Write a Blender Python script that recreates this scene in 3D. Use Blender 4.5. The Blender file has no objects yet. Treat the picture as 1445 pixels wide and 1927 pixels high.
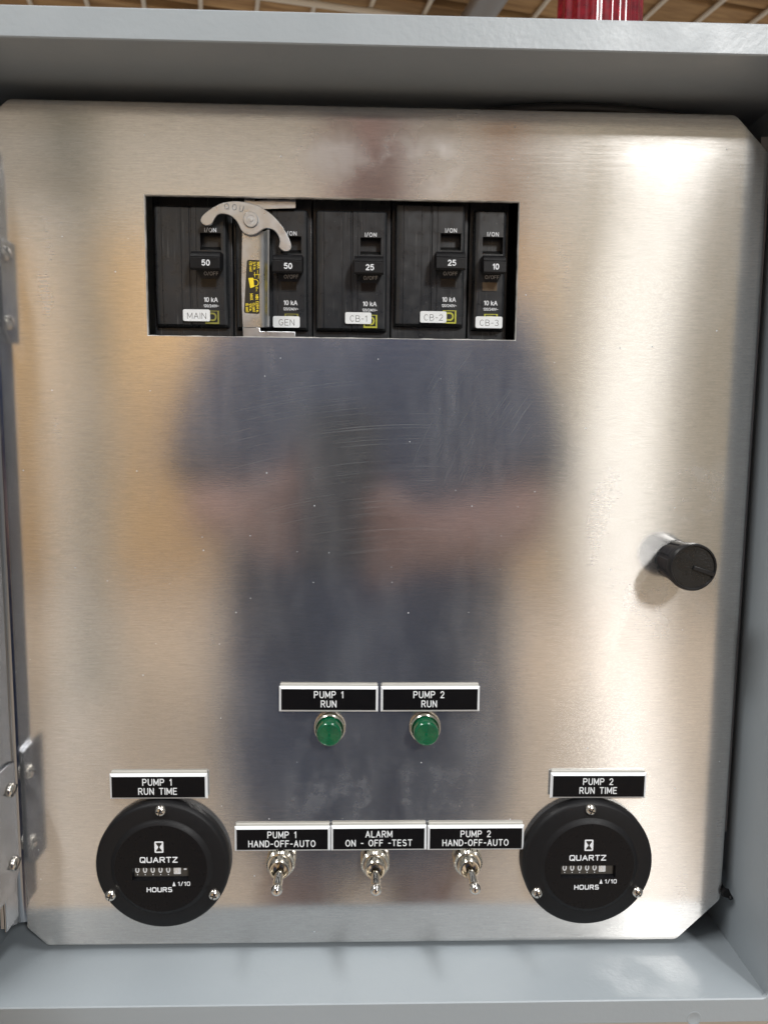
import bpy, bmesh, math, random
from mathutils import Vector, Matrix
random.seed(7)
S = bpy.context.scene
COL = S.collection
PI = math.pi
MM = 0.001

# ------------------------------------------------------------------ camera
def cam_basis(p, y, r):
    f = Vector((math.sin(y)*math.cos(p), math.cos(y)*math.cos(p), -math.sin(p)))
    rt = Vector((math.cos(y), -math.sin(y), 0)); up = rt.cross(f)
    rt2 = math.cos(r)*rt + math.sin(r)*up
    up2 = -math.sin(r)*rt + math.cos(r)*up
    return rt2, up2, f
CAM_POS = Vector((0, -0.360, 0))
rt, up, fw = cam_basis(math.radians(6.486), math.radians(1.666), math.radians(0.5607))
CAM_ROT = Matrix((rt, up, -fw)).transposed()
cam = bpy.data.cameras.new('camera'); camo = bpy.data.objects.new('camera', cam); COL.objects.link(camo)
camo.matrix_world = Matrix.Translation(CAM_POS) @ CAM_ROT.to_4x4()
cam.sensor_fit = 'VERTICAL'; cam.sensor_height = 24.0; cam.lens = 24.0*1400/1927
cam.clip_start = 0.005; cam.clip_end = 100
cam.dof.use_dof = True; cam.dof.focus_distance = 0.372; cam.dof.aperture_fstop = 9.0
S.camera = camo

# ------------------------------------------------------------------ world, lamps, exposure
W = bpy.data.worlds.new('World'); S.world = W; W.use_nodes = True
bg = W.node_tree.nodes['Background']
bg.inputs[0].default_value = (1.0, 0.975, 0.94, 1); bg.inputs[1].default_value = 0.35
def area_lamp(name, loc, target, sx, sy, power, color=(1, 0.99, 0.97)):
    l = bpy.data.lights.new(name, 'AREA'); l.shape = 'RECTANGLE'; l.size = sx; l.size_y = sy
    l.energy = power; l.color = color
    o = bpy.data.objects.new(name, l); COL.objects.link(o); o.location = loc
    d = Vector(target) - Vector(loc)
    o.rotation_euler = d.to_track_quat('-Z', 'Y').to_euler()
    return o
area_lamp('key_lamp', (1.95, -4.2, 2.75), (0, 0, 0), 0.50, 0.9, 215)
area_lamp('ceiling_fill', (-1.0, -0.65, 1.6), (0.0, -0.3, 0), 1.1, 0.25, 34)  # unseen overhead fill, placed to brighten the enclosure's right wall and the person
area_lamp('ceiling_fill', (0.75, -0.55, 1.8), (0.4, -0.6, 0), 1.1, 0.25, 24)  # unseen overhead fill, moved forward to light the person's front and box lips
area_lamp('wall_fill', (-1.6, -3.4, 1.9), (-1.6, -5.2, -0.4), 1.2, 0.3, 80, (1, 0.93, 0.84))  # added fill that brightens the back wall for its reflection
area_lamp('wall_fill', (0.9, -3.4, 1.9), (1.6, -5.2, -0.4), 1.2, 0.3, 68, (1, 0.97, 0.92))  # second added wall fill, aimed at the cream side
S.view_settings.view_transform = 'Standard'; S.view_settings.look = 'None'
S.view_settings.exposure = -0.13; S.view_settings.gamma = 1.0
S.view_settings.use_curve_mapping = False
S.render.engine = 'CYCLES'
S.cycles.use_denoising = True
S.cycles.max_bounces = 8; S.cycles.sample_clamp_indirect = 6

# ------------------------------------------------------------------ helpers
def tag(o, label=None, cat=None, group=None, kind=None):
    if label: o['label'] = label
    if cat: o['category'] = cat
    if group: o['group'] = group
    if kind: o['kind'] = kind
    return o
def thing(name, loc, label, cat, group=None, rot=None):
    o = bpy.data.objects.new(name, None); COL.objects.link(o)
    o.location = Vector(loc)*MM
    o.empty_display_size = 0.01
    if rot is not None: o.rotation_euler = rot
    return tag(o, label, cat, group)
class MB:
    """collects shapes given in millimetres; build() links ONE mesh object"""
    def __init__(s): s.v = []; s.f = []; s.m = []
    def add(s, vs, fs, m=0):
        n = len(s.v); s.v += [tuple(p) for p in vs]; s.f += [tuple(i+n for i in f) for f in fs]; s.m += [m]*len(fs); return s
    def box(s, x0, x1, y0, y1, z0, z1, m=0):
        vs = [(x, y, z) for x in (x0, x1) for y in (y0, y1) for z in (z0, z1)]
        return s.add(vs, [(0,1,3,2),(4,6,7,5),(0,4,5,1),(2,3,7,6),(0,2,6,4),(1,5,7,3)], m)
    def prism(s, pts, y0, y1, m=0):                       # xz outline, extruded in y
        n = len(pts)
        vs = [(x, y0, z) for x, z in pts] + [(x, y1, z) for x, z in pts]
        fs = [tuple(range(n)), tuple(range(2*n-1, n-1, -1))]
        fs += [(i, i+n, (i+1) % n+n, (i+1) % n) for i in range(n)]
        return s.add(vs, fs, m)
    def loops(s, ls, m=0, cap0=False, cap1=False):         # list of equal-length vertex loops
        n = len(ls[0]); vs = [p for l in ls for p in l]; fs = []
        for k in range(len(ls)-1):
            for i in range(n):
                fs.append((k*n+i, k*n+(i+1) % n, (k+1)*n+(i+1) % n, (k+1)*n+i))
        if cap0: fs.append(tuple(range(n-1, -1, -1)))
        if cap1: fs.append(tuple(range((len(ls)-1)*n, len(ls)*n)))
        return s.add(vs, fs, m)
    def lathe(s, prof, n=48, m=0, cx=0, cz=0, rad=None, open_=False):    # prof of (r, y); axis along y
        ls = []
        for r, y in prof:
            ls.append([(cx+(r if rad is None else rad(r, 2*PI*i/n, y))*math.cos(2*PI*i/n), y,
                        cz+(r if rad is None else rad(r, 2*PI*i/n, y))*math.sin(2*PI*i/n)) for i in range(n)])
        return s.loops(ls, m, cap0=prof[0][0] > 1e-6, cap1=prof[-1][0] > 1e-6 and not open_)
    def tube(s, path, r, n=12, m=0):
        P = [Vector(p) for p in path]; ls = []
        for i, p in enumerate(P):
            d = (P[min(i+1, len(P)-1)]-P[max(i-1, 0)]).normalized()
            a = d.orthogonal().normalized() if i == 0 else (a - d*a.dot(d)).normalized()
            b = d.cross(a); rr = r[i] if isinstance(r, (list, tuple)) else r
            ls.append([tuple(p+rr*(math.cos(2*PI*k/n)*a+math.sin(2*PI*k/n)*b)) for k in range(n)])
        return s.loops(ls, m, True, True)
    def build(s, name, mats, parent=None, smooth=None, bevel=None, seg=2, loc=None):
        me = bpy.data.meshes.new(name)
        me.from_pydata([(x*MM, y*MM, z*MM) for x, y, z in s.v], [], s.f)
        if not isinstance(mats, (list, tuple)): mats = [mats]
        for mt in mats: me.materials.append(mt)
        for p, mi in zip(me.polygons, s.m): p.material_index = mi
        bm = bmesh.new(); bm.from_mesh(me)
        bmesh.ops.recalc_face_normals(bm, faces=bm.faces[:]); bm.to_mesh(me); bm.free()
        if smooth is not None:
            for p in me.polygons: p.use_smooth = True
            me.set_sharp_from_angle(angle=math.radians(smooth))
        me.update()
        o = bpy.data.objects.new(name, me); COL.objects.link(o)
        if parent: o.parent = parent
        if loc: o.location = Vector(loc)*MM
        if bevel:
            b = o.modifiers.new('bevel', 'BEVEL'); b.width = bevel*MM; b.segments = seg
            b.limit_method = 'ANGLE'; b.angle_limit = math.radians(35); b.harden_normals = False
            for p in me.polygons: p.use_smooth = True
            me.set_sharp_from_angle(angle=math.radians(35))
        return o
def rrect(x0, x1, z0, z1, r, n=4):
    pts = []
    for cx, cz, a0 in ((x1-r, z1-r, 0), (x0+r, z1-r, 90), (x0+r, z0+r, 180), (x1-r, z0+r, 270)):
        for i in range(n+1):
            a = math.radians(a0+90*i/n); pts.append((cx+r*math.cos(a), cz+r*math.sin(a)))
    return pts

# ------------------------------------------------------------------ materials
def nodes(name):
    m = bpy.data.materials.new(name); m.use_nodes = True
    nt = m.node_tree; return m, nt, nt.nodes['Principled BSDF']
def N(nt, t, **kw):
    n = nt.nodes.new(t)
    for k, v in kw.items(): setattr(n, k, v)
    return n
def setin(n, **kw):
    for k, v in kw.items(): n.inputs[k.replace('_', ' ')].default_value = v
def math_node(nt, op, a, b=None, clamp=False):
    n = N(nt, 'ShaderNodeMath', operation=op, use_clamp=clamp)
    for i, x in enumerate((a, b)):
        if x is None: continue
        if isinstance(x, (int, float)): n.inputs[i].default_value = x
        else: nt.links.new(x, n.inputs[i])
    return n.outputs[0]
def ramp(nt, fac, p0, p1, c0=0.0, c1=1.0):
    n = N(nt, 'ShaderNodeMapRange', clamp=True)
    nt.links.new(fac, n.inputs[0]); n.inputs[1].default_value = p0; n.inputs[2].default_value = p1
    n.inputs[3].default_value = c0; n.inputs[4].default_value = c1
    return n.outputs[0]
def noise(nt, vec, scale, detail=3.0, rough=0.55, mapping=None, rot_=0.0):
    if mapping:
        mp = N(nt, 'ShaderNodeMapping'); mp.inputs['Scale'].default_value = mapping; mp.inputs['Rotation'].default_value = (0, rot_, 0)
        nt.links.new(vec, mp.inputs[0]); vec = mp.outputs[0]
    n = N(nt, 'ShaderNodeTexNoise'); n.inputs['Scale'].default_value = scale
    n.inputs['Detail'].default_value = detail; n.inputs['Roughness'].default_value = rough
    nt.links.new(vec, n.inputs[0]); return n.outputs['Fac']
def simple(name, col, rough=0.5, metal=0.0, bump=0.0, bscale=800, rvar=0.0, cvar=0.0, spec=0.5, coat=0.0):
    m, nt, b = nodes(name)
    setin(b, Base_Color=(*col, 1), Roughness=rough, Metallic=metal)
    b.inputs['Specular IOR Level'].default_value = spec
    b.inputs['Coat Weight'].default_value = coat
    tc = N(nt, 'ShaderNodeTexCoord').outputs['Object']
    if rvar or cvar:
        f = noise(nt, tc, bscale*0.15, 4)
        if rvar: nt.links.new(ramp(nt, f, 0.3, 0.7, max(0.02, rough-rvar), min(1, rough+rvar)), b.inputs['Roughness'])
        if cvar:
            mx = N(nt, 'ShaderNodeMix', data_type='RGBA')
            nt.links.new(ramp(nt, f, 0.3, 0.7), mx.inputs[0])
            mx.inputs[6].default_value = tuple(c*(1-cvar) for c in col)+(1,)
            mx.inputs[7].default_value = tuple(min(1, c*(1+cvar)) for c in col)+(1,)
            nt.links.new(mx.outputs[2], b.inputs['Base Color'])
    if bump:
        bp = N(nt, 'ShaderNodeBump'); bp.inputs['Strength'].default_value = bump; bp.inputs['Distance'].default_value = 0.0003
        nt.links.new(noise(nt, tc, bscale, 3), bp.inputs['Height']); nt.links.new(bp.outputs[0], b.inputs['Normal'])
    return m

def brushed_panel():
    m, nt, b = nodes('brushed_metal')
    L = nt.links.new
    tc = N(nt, 'ShaderNodeTexCoord').outputs['Object']
    sep = N(nt, 'ShaderNodeSeparateXYZ'); L(tc, sep.inputs[0]); X, Z = sep.outputs[0], math_node(nt, 'ADD', sep.outputs[2], -0.2682)
    grain = noise(nt, tc, 1.0, 4, 0.6, (260, 50, 2600))
    grain2 = noise(nt, tc, 1.0, 3, 0.6, (30, 30, 1400))
    pebble = noise(nt, tc, 900, 2, 0.5, (0.7, 1, 1.3))
    wav = noise(nt, tc, 7, 1, 0.4)
    # hand-smeared film: own shapes, at the top centre and right of the middle
    def spot(cx, cz, sx, sz):
        dx = math_node(nt, 'DIVIDE', math_node(nt, 'SUBTRACT', X, cx), sx)
        dz = math_node(nt, 'DIVIDE', math_node(nt, 'SUBTRACT', Z, cz), sz)
        d = math_node(nt, 'ADD', math_node(nt, 'POWER', math_node(nt, 'ABSOLUTE', dx), 2.0), math_node(nt, 'POWER', math_node(nt, 'ABSOLUTE', dz), 2.0))
        return ramp(nt, d, 1.0, 0.1)
    blot = noise(nt, tc, 38, 3, 0.5)
    s1 = math_node(nt, 'MULTIPLY', math_node(nt, 'MAXIMUM', spot(-0.012, 0.126, 0.022, 0.017), math_node(nt, 'MAXIMUM', spot(0.012, 0.123, 0.014, 0.016), spot(0.034, 0.124, 0.013, 0.020))), ramp(nt, blot, 0.44, 0.56))
    smear = noise(nt, tc, 1.0, 4, 0.6, (150, 50, 22), 0.35)
    s2 = math_node(nt, 'MULTIPLY', spot(0.050, 0.000, 0.036, 0.045), ramp(nt, smear, 0.30, 0.66))
    s3 = math_node(nt, 'MULTIPLY', spot(-0.062, 0.010, 0.035, 0.05), ramp(nt, smear, 0.30, 0.75))
    s4 = math_node(nt, 'MULTIPLY', math_node(nt, 'MAXIMUM', spot(-0.016, -0.149, 0.028, 0.02), spot(0.032, -0.149, 0.028, 0.02)), ramp(nt, noise(nt, tc, 160, 3), 0.5, 0.66))
    film = math_node(nt, 'ADD', math_node(nt, 'MULTIPLY', s1, 0.85), math_node(nt, 'ADD', math_node(nt, 'MULTIPLY', s2, 0.32), math_node(nt, 'ADD', math_node(nt, 'MULTIPLY', s3, 0.25), math_node(nt, 'MULTIPLY', s4, 0.12))), True)
    wipe = noise(nt, tc, 1.0, 4, 0.6, (22, 20, 9), 0.5); prn = noise(nt, tc, 55, 4, 0.6)
    film = math_node(nt, 'ADD', film, math_node(nt, 'MULTIPLY', ramp(nt, wipe, 0.44, 0.68), 0.32), True)
    hands = math_node(nt, 'MAXIMUM', spot(0.150, -0.085, 0.035, 0.03), math_node(nt, 'MAXIMUM', spot(0.165, -0.03, 0.022, 0.022), spot(0.008, -0.185, 0.07, 0.02)))
    film = math_node(nt, 'ADD', film, math_node(nt, 'MULTIPLY', math_node(nt, 'MULTIPLY', hands, ramp(nt, prn, 0.48, 0.60)), 0.35), True)
    # curved polishing scratches around a far centre
    dx = math_node(nt, 'SUBTRACT', X, 0.03); dz = math_node(nt, 'SUBTRACT', Z, -0.26)
    dist = math_node(nt, 'SQRT', math_node(nt, 'ADD', math_node(nt, 'MULTIPLY', dx, dx), math_node(nt, 'MULTIPLY', math_node(nt, 'MULTIPLY', dz, dz), 1.3)))
    ang = math_node(nt, 'ARCTAN2', dz, dx)
    cv = N(nt, 'ShaderNodeCombineXYZ'); L(math_node(nt, 'MULTIPLY', dist, 1500), cv.inputs[0]); L(math_node(nt, 'MULTIPLY', ang, 2.2), cv.inputs[1])
    scr = noise(nt, cv.outputs[0], 1.0, 2, 0.5)
    scr = math_node(nt, 'MULTIPLY', ramp(nt, scr, 0.50, 0.72), math_node(nt, 'MULTIPLY', spot(-0.015, -0.012, 0.085, 0.075), ramp(nt, noise(nt, tc, 26, 3), 0.34, 0.66, 0.35, 0.95)))
    def arcs(cx, cz, k, sp, amt):
        ex = math_node(nt, 'SUBTRACT', X, cx); ez = math_node(nt, 'SUBTRACT', Z, cz)
        dd = math_node(nt, 'SQRT', math_node(nt, 'ADD', math_node(nt, 'MULTIPLY', ex, ex), math_node(nt, 'MULTIPLY', ez, ez)))
        v = N(nt, 'ShaderNodeCombineXYZ'); L(math_node(nt, 'MULTIPLY', dd, k), v.inputs[0]); L(math_node(nt, 'MULTIPLY', math_node(nt, 'ARCTAN2', ez, ex), 6.0), v.inputs[1]); v.inputs[2].default_value = cx*50
        return math_node(nt, 'MULTIPLY', ramp(nt, noise(nt, v.outputs[0], 1.0, 2, 0.5), 0.56, 0.76), math_node(nt, 'MULTIPLY', sp, amt))
    scr = math_node(nt, 'MAXIMUM', scr, arcs(0.24, -0.10, 1300, spot(0.05, 0.0, 0.05, 0.06), 0.8))
    scr = math_node(nt, 'MAXIMUM', scr, arcs(-0.02, -0.02, 1100, spot(0.155, -0.06, 0.06, 0.06), 0.5))
    scr = math_node(nt, 'MAXIMUM', scr, arcs(-0.30, -0.30, 900, spot(-0.10, -0.10, 0.09, 0.12), 0.35))
    hair = noise(nt, tc, 1.0, 2, 0.5, (9, 50, 1900)); hmask = noise(nt, tc, 9, 2)
    scr = math_node(nt, 'MAXIMUM', scr, math_node(nt, 'MULTIPLY', ramp(nt, hair, 0.66, 0.74), ramp(nt, hmask, 0.45, 0.65, 0.0, 0.45)))
    # dust specks
    vo = N(nt, 'ShaderNodeTexVoronoi', voronoi_dimensions='2D'); vo.inputs['Scale'].default_value = 130
    vx = N(nt, 'ShaderNodeCombineXYZ'); L(X, vx.inputs[0]); L(Z, vx.inputs[1]); L(vx.outputs[0], vo.inputs[0])
    sc = N(nt, 'ShaderNodeSeparateColor'); L(vo.outputs['Color'], sc.inputs[0])
    size = math_node(nt, 'MULTIPLY', math_node(nt, 'POWER', sc.outputs[0], 4.0), 0.042)
    dust = math_node(nt, 'LESS_THAN', vo.outputs['Distance'], size)
    dust = math_node(nt, 'MULTIPLY', dust, math_node(nt, 'LESS_THAN', sc.outputs[1], 0.22))
    # bump
    h = math_node(nt, 'ADD', math_node(nt, 'MULTIPLY', grain, 1.1), math_node(nt, 'ADD', math_node(nt, 'MULTIPLY', grain2, 0.5), math_node(nt, 'MULTIPLY', pebble, 0.55)))
    bp = N(nt, 'ShaderNodeBump'); bp.inputs['Strength'].default_value = 0.028; bp.inputs['Distance'].default_value = 0.0004
    L(h, bp.inputs['Height'])
    bp2 = N(nt, 'ShaderNodeBump'); bp2.inputs['Strength'].default_value = 0.02; bp2.inputs['Distance'].default_value = 0.05
    L(wav, bp2.inputs['Height']); L(bp2.outputs[0], bp.inputs['Normal'])
    tn = N(nt, 'ShaderNodeCombineXYZ'); tn.inputs[0].default_value = 1.0
    # sharp lobe
    setin(b, Base_Color=(0.66, 0.635, 0.60, 1), Metallic=1.0, Roughness=0.2)
    L(bp.outputs[0], b.inputs['Normal'])
    ro = math_node(nt, 'ADD', ramp(nt, grain2, 0.3, 0.7, 0.115, 0.145), math_node(nt, 'MULTIPLY', film, 0.10))
    L(ro, b.inputs['Roughness'])
    line = noise(nt, tc, 1.0, 3, 0.7, (110, 50, 1500)); fine = noise(nt, tc, 1.0, 2, 0.6, (500, 50, 2400))
    tone = ramp(nt, math_node(nt, 'ADD', math_node(nt, 'MULTIPLY', line, 0.6), math_node(nt, 'MULTIPLY', fine, 0.4)), 0.34, 0.66, 0.545, 0.725)
    gc = N(nt, 'ShaderNodeCombineColor'); L(tone, gc.inputs[0]); L(math_node(nt, 'MULTIPLY', tone, 0.975), gc.inputs[1]); L(math_node(nt, 'MULTIPLY', tone, 0.94), gc.inputs[2])
    L(gc.outputs[0], b.inputs['Base Color'])
    # brushed lobe: spreads light up and down
    b2 = N(nt, 'ShaderNodeBsdfAnisotropic'); b2.inputs['Color'].default_value = (0.66, 0.635, 0.60, 1)
    b2.inputs['Roughness'].default_value = 0.30; b2.inputs['Anisotropy'].default_value = BRUSH_ANISO
    L(gc.outputs[0], b2.inputs['Color']); L(tn.outputs[0], b2.inputs['Tangent']); L(bp.outputs[0], b2.inputs['Normal'])
    ms = N(nt, 'ShaderNodeMixShader'); ms.inputs[0].default_value = 0.16
    L(b.outputs[0], ms.inputs[1]); L(b2.outputs[0], ms.inputs[2])
    df = N(nt, 'ShaderNodeBsdfDiffuse'); df.inputs[0].default_value = (0.55, 0.59, 0.64, 1)
    ms2 = N(nt, 'ShaderNodeMixShader')
    fac = math_node(nt, 'MAXIMUM', math_node(nt, 'ADD', math_node(nt, 'MULTIPLY', film, 0.20), 0.05), math_node(nt, 'MAXIMUM', math_node(nt, 'ADD', math_node(nt, 'MULTIPLY', scr, 0.15), 0.05), dust))
    L(fac, ms2.inputs[0]); L(ms.outputs[0], ms2.inputs[1]); L(df.outputs[0], ms2.inputs[2])
    L(ms2.outputs[0], nt.nodes['Material Output'].inputs[0])
    return m
BRUSH_ANISO = 0.9

M = {}
M['panel'] = brushed_panel()
M['cut'] = simple('cut_metal_edge', (0.75, 0.74, 0.71), 0.45, 0.7, 0.6, 900)
M['sheet'] = simple('bare_sheet_metal', (0.33, 0.34, 0.36), 0.20, 1.0, 0.05, 700, 0.05)
M['galv'] = simple('zinc_plated_steel', (0.56, 0.58, 0.60), 0.32, 1.0, 0.18, 900, 0.08, 0.08)
M['nickel'] = simple('nickel_plate', (0.70, 0.66, 0.58), 0.17, 1.0, 0.05, 900, 0.06)
M['chrome'] = simple('chrome', (0.72, 0.70, 0.66), 0.08, 1.0)
M['screw'] = simple('screw_steel', (0.66, 0.63, 0.58), 0.22, 1.0, 0.1, 900, 0.06)
def paint():
    m, nt, b = nodes('grey_enamel'); L = nt.links.new
    tc = N(nt, 'ShaderNodeTexCoord').outputs['Object']
    setin(b, Base_Color=(0.345, 0.375, 0.40, 1), Roughness=0.30)
    f = noise(nt, tc, 6, 3)
    mx = N(nt, 'ShaderNodeMix', data_type='RGBA'); L(ramp(nt, f, 0.3, 0.7), mx.inputs[0])
    mx.inputs[6].default_value = (0.262, 0.296, 0.322, 1); mx.inputs[7].default_value = (0.284, 0.316, 0.342, 1)
    # small chips and scuffs
    v = N(nt, 'ShaderNodeTexVoronoi'); v.inputs['Scale'].default_value = 45; L(tc, v.inputs[0])
    sc = N(nt, 'ShaderNodeSeparateColor'); L(v.outputs['Color'], sc.inputs[0])
    chip = math_node(nt, 'MULTIPLY', math_node(nt, 'LESS_THAN', v.outputs['Distance'], math_node(nt, 'MULTIPLY', sc.outputs[0], 0.016)), math_node(nt, 'LESS_THAN', sc.outputs[1], 0.2))
    mx2 = N(nt, 'ShaderNodeMix', data_type='RGBA'); L(math_node(nt, 'MULTIPLY', chip, 0.75), mx2.inputs[0]); L(mx.outputs[2], mx2.inputs[6]); mx2.inputs[7].default_value = (0.16, 0.16, 0.17, 1)
    L(mx2.outputs[2], b.inputs['Base Color'])
    L(ramp(nt, noise(nt, tc, 30, 4), 0.3, 0.7, 0.33, 0.46), b.inputs['Roughness'])
    bp = N(nt, 'ShaderNodeBump'); bp.inputs['Strength'].default_value = 0.16; bp.inputs['Distance'].default_value = 0.0006
    L(noise(nt, tc, 350, 2), bp.inputs['Height']); L(bp.outputs[0], b.inputs['Normal'])
    return m
M['paint'] = paint()
M['black'] = simple('black_plastic', (0.010, 0.010, 0.011), 0.38, 0, 0.25, 1500, 0.08, spec=0.3)
M['breaker'] = simple('breaker_plastic', (0.015, 0.016, 0.018), 0.36, 0, 0.12, 1500, 0.10, 0.25, spec=0.3)
def breaker_plastic():
    m, nt, b = nodes('moulded_breaker_plastic'); L = nt.links.new
    tc = N(nt, 'ShaderNodeNewGeometry').outputs['Position']
    st = noise(nt, tc, 1.0, 3, 0.6, (1900, 300, 30)); br_ = noise(nt, tc, 60, 2)
    sc = math_node(nt, 'MULTIPLY', ramp(nt, st, 0.60, 0.74), ramp(nt, br_, 0.42, 0.62))
    wp = N(nt, 'ShaderNodeNewGeometry').outputs['Position']
    dv = N(nt, 'ShaderNodeTexVoronoi', voronoi_dimensions='2D'); dv.inputs['Scale'].default_value = 300
    ws = N(nt, 'ShaderNodeSeparateXYZ'); L(wp, ws.inputs[0]); wx = N(nt, 'ShaderNodeCombineXYZ'); L(ws.outputs[0], wx.inputs[0]); L(ws.outputs[2], wx.inputs[1]); L(wx.outputs[0], dv.inputs[0])
    dc = N(nt, 'ShaderNodeSeparateColor'); L(dv.outputs['Color'], dc.inputs[0])
    sp_ = math_node(nt, 'MULTIPLY', math_node(nt, 'LESS_THAN', dv.outputs['Distance'], math_node(nt, 'MULTIPLY', dc.outputs[0], 0.07)), math_node(nt, 'LESS_THAN', dc.outputs[1], 0.15))
    dust_ = ramp(nt, noise(nt, wp, 45, 4, 0.6), 0.45, 0.75, 0.0, 0.09)
    sc = math_node(nt, 'MAXIMUM', math_node(nt, 'MAXIMUM', sc, math_node(nt, 'MULTIPLY', sp_, 0.7)), dust_)
    mx = N(nt, 'ShaderNodeMix', data_type='RGBA'); L(math_node(nt, 'MULTIPLY', sc, 0.55), mx.inputs[0])
    mx.inputs[6].default_value = (0.020, 0.022, 0.025, 1); mx.inputs[7].default_value = (0.22, 0.22, 0.22, 1)
    L(mx.outputs[2], b.inputs['Base Color'])
    L(ramp(nt, noise(nt, tc, 200, 4), 0.3, 0.7, 0.24, 0.42), b.inputs['Roughness'])
    b.inputs['Specular IOR Level'].default_value = 0.42
    return m
M['breaker'] = breaker_plastic()
M['breakerdark'] = simple('breaker_recess_plastic', (0.008, 0.008, 0.009), 0.45)
M['handle'] = simple('handle_plastic', (0.006, 0.006, 0.007), 0.42, 0, 0.15, 1600, 0.06, spec=0.2)
M['grit'] = simple('gritty_black_plastic', (0.009, 0.009, 0.009), 0.28, 0, 1.0, 900, 0.1, spec=0.4)
M['meter'] = simple('meter_plastic', (0.008, 0.008, 0.009), 0.45, 0, 0.35, 2200, 0.06, spec=0.2)
M['meterface'] = simple('meter_face_plastic', (0.005, 0.005, 0.006), 0.30, 0, 0.1, 1800, 0.05, spec=0.15)
M['plateblack'] = simple('engraving_black_face', (0.004, 0.004, 0.005), 0.38, 0, 0.15, 1200, 0.06, spec=0.12)
M['platewhite'] = simple('engraving_white_core', (0.66, 0.69, 0.72), 0.45)
M['tape'] = simple('clear_foam_tape', (0.42, 0.41, 0.38), 0.35)
M['white'] = simple('white_print', (0.70, 0.73, 0.77), 0.5)
M['greyprint'] = simple('grey_print', (0.66, 0.64, 0.62), 0.5)
M['sticker'] = simple('white_sticker', (0.68, 0.71, 0.73), 0.32, 0, 0.05, 600)
M['ink'] = simple('black_ink', (0.01, 0.01, 0.01), 0.4)
M['olive'] = simple('olive_print', (0.21, 0.20, 0.035), 0.5)
M['yellowgreen'] = simple('yellow_green_print', (0.36, 0.36, 0.03), 0.5)
M['yellow'] = simple('yellow_print', (0.80, 0.62, 0.02), 0.5)
M['tagblack'] = simple('black_label_film', (0.02, 0.018, 0.012), 0.35)
M['smokebrown'] = simple('brown_indicator', (0.10, 0.08, 0.06), 0.12, 0, 0.1, 500)
M['smoke'] = simple('smoked_indicator', (0.012, 0.011, 0.011), 0.2, 0, 0.1, 500, spec=0.25)
M['display'] = simple('counter_drum', (0.05, 0.047, 0.042), 0.35, 0, 0.2, 900)
M['rubber'] = simple('black_cable_jacket', (0.012, 0.012, 0.013), 0.5)
M['conduit'] = simple('dull_steel_tube', (0.38, 0.37, 0.37), 0.4, 0.8, 0.1, 200)
M['wire'] = simple('pale_coated_wire', (0.78, 0.75, 0.68), 0.35, 0.0)
def glassy(name, col, deep, rough, trans):
    m, nt, b = nodes(name); setin(b, Base_Color=(*col, 1), Roughness=rough, IOR=1.45)
    b.inputs['Transmission Weight'].default_value = trans
    b.inputs['Coat Weight'].default_value = 0.4; b.inputs['Coat Roughness'].default_value = 0.14
    tc = N(nt, 'ShaderNodeTexCoord').outputs['Object']
    mx = N(nt, 'ShaderNodeMix', data_type='RGBA'); nt.links.new(ramp(nt, noise(nt, tc, 140, 3), 0.35, 0.7), mx.inputs[0])
    mx.inputs[6].default_value = (*col, 1); mx.inputs[7].default_value = (*deep, 1)
    nt.links.new(mx.outputs[2], b.inputs['Base Color'])
    return m
M['green'] = glassy('green_lens', (0.0, 0.125, 0.05), (0.0, 0.085, 0.034), 0.2, 0.3)
M['red'] = glassy('red_lens', (0.30, 0.002, 0.016), (0.12, 0.0, 0.008), 0.24, 0.35)
M['redcore'] = simple('red_reflector', (0.40, 0.008, 0.02), 0.15, 0.3, 1.0, 120)
def wood():
    m, nt, b = nodes('pallet_wood'); L = nt.links.new
    tc = N(nt, 'ShaderNodeTexCoord').outputs['Object']
    f = noise(nt, tc, 1.0, 6, 0.65, (7, 70, 70))
    g = noise(nt, tc, 5, 2)
    mx = N(nt, 'ShaderNodeMix', data_type='RGBA'); L(ramp(nt, f, 0.30, 0.72), mx.inputs[0])
    mx.inputs[6].default_value = (0.26, 0.14, 0.06, 1); mx.inputs[7].default_value = (0.78, 0.54, 0.29, 1)
    mx2 = N(nt, 'ShaderNodeMix', data_type='RGBA', blend_type='MULTIPLY'); mx2.inputs[0].default_value = 0.8
    cr = N(nt, 'ShaderNodeCombineColor')
    gg = ramp(nt, g, 0.3, 0.7, 0.6, 1.0)
    for i in range(3): L(gg, cr.inputs[i])
    L(mx.outputs[2], mx2.inputs[6]); L(cr.outputs[0], mx2.inputs[7]); L(mx2.outputs[2], b.inputs['Base Color'])
    b.inputs['Roughness'].default_value = 0.75
    bp = N(nt, 'ShaderNodeBump'); bp.inputs['Strength'].default_value = 0.3; bp.inputs['Distance'].default_value = 0.002
    L(f, bp.inputs['Height']); L(bp.outputs[0], b.inputs['Normal'])
    return m
M['wood'] = wood()
M['plywood'] = simple('plywood', (0.67, 0.46, 0.235), 0.7, 0, 0, 10, 0, 0.18)
M['greywall'] = simple('pale_grey_wall_paint', (0.52, 0.49, 0.44), 0.6, 0, 0, 10, 0, 0.08)
M['concrete'] = simple('concrete', (0.46, 0.385, 0.31), 0.7, 0, 0, 14, 0, 0.15)
M['postgreen'] = simple('grey_green_paint', (0.22, 0.25, 0.20), 0.5)
M['postorange'] = simple('orange_paint', (0.60, 0.26, 0.07), 0.5)
M['cream'] = simple('cream_paint', (0.58, 0.54, 0.45), 0.5, 0, 0, 10, 0, 0.05)
M['skin'] = simple('skin', (0.52, 0.31, 0.27), 0.5)
M['navy'] = simple('navy_cotton', (0.048, 0.080, 0.185), 0.9)
M['khaki'] = simple('khaki_twill', (0.42, 0.27, 0.15), 0.9)
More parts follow.
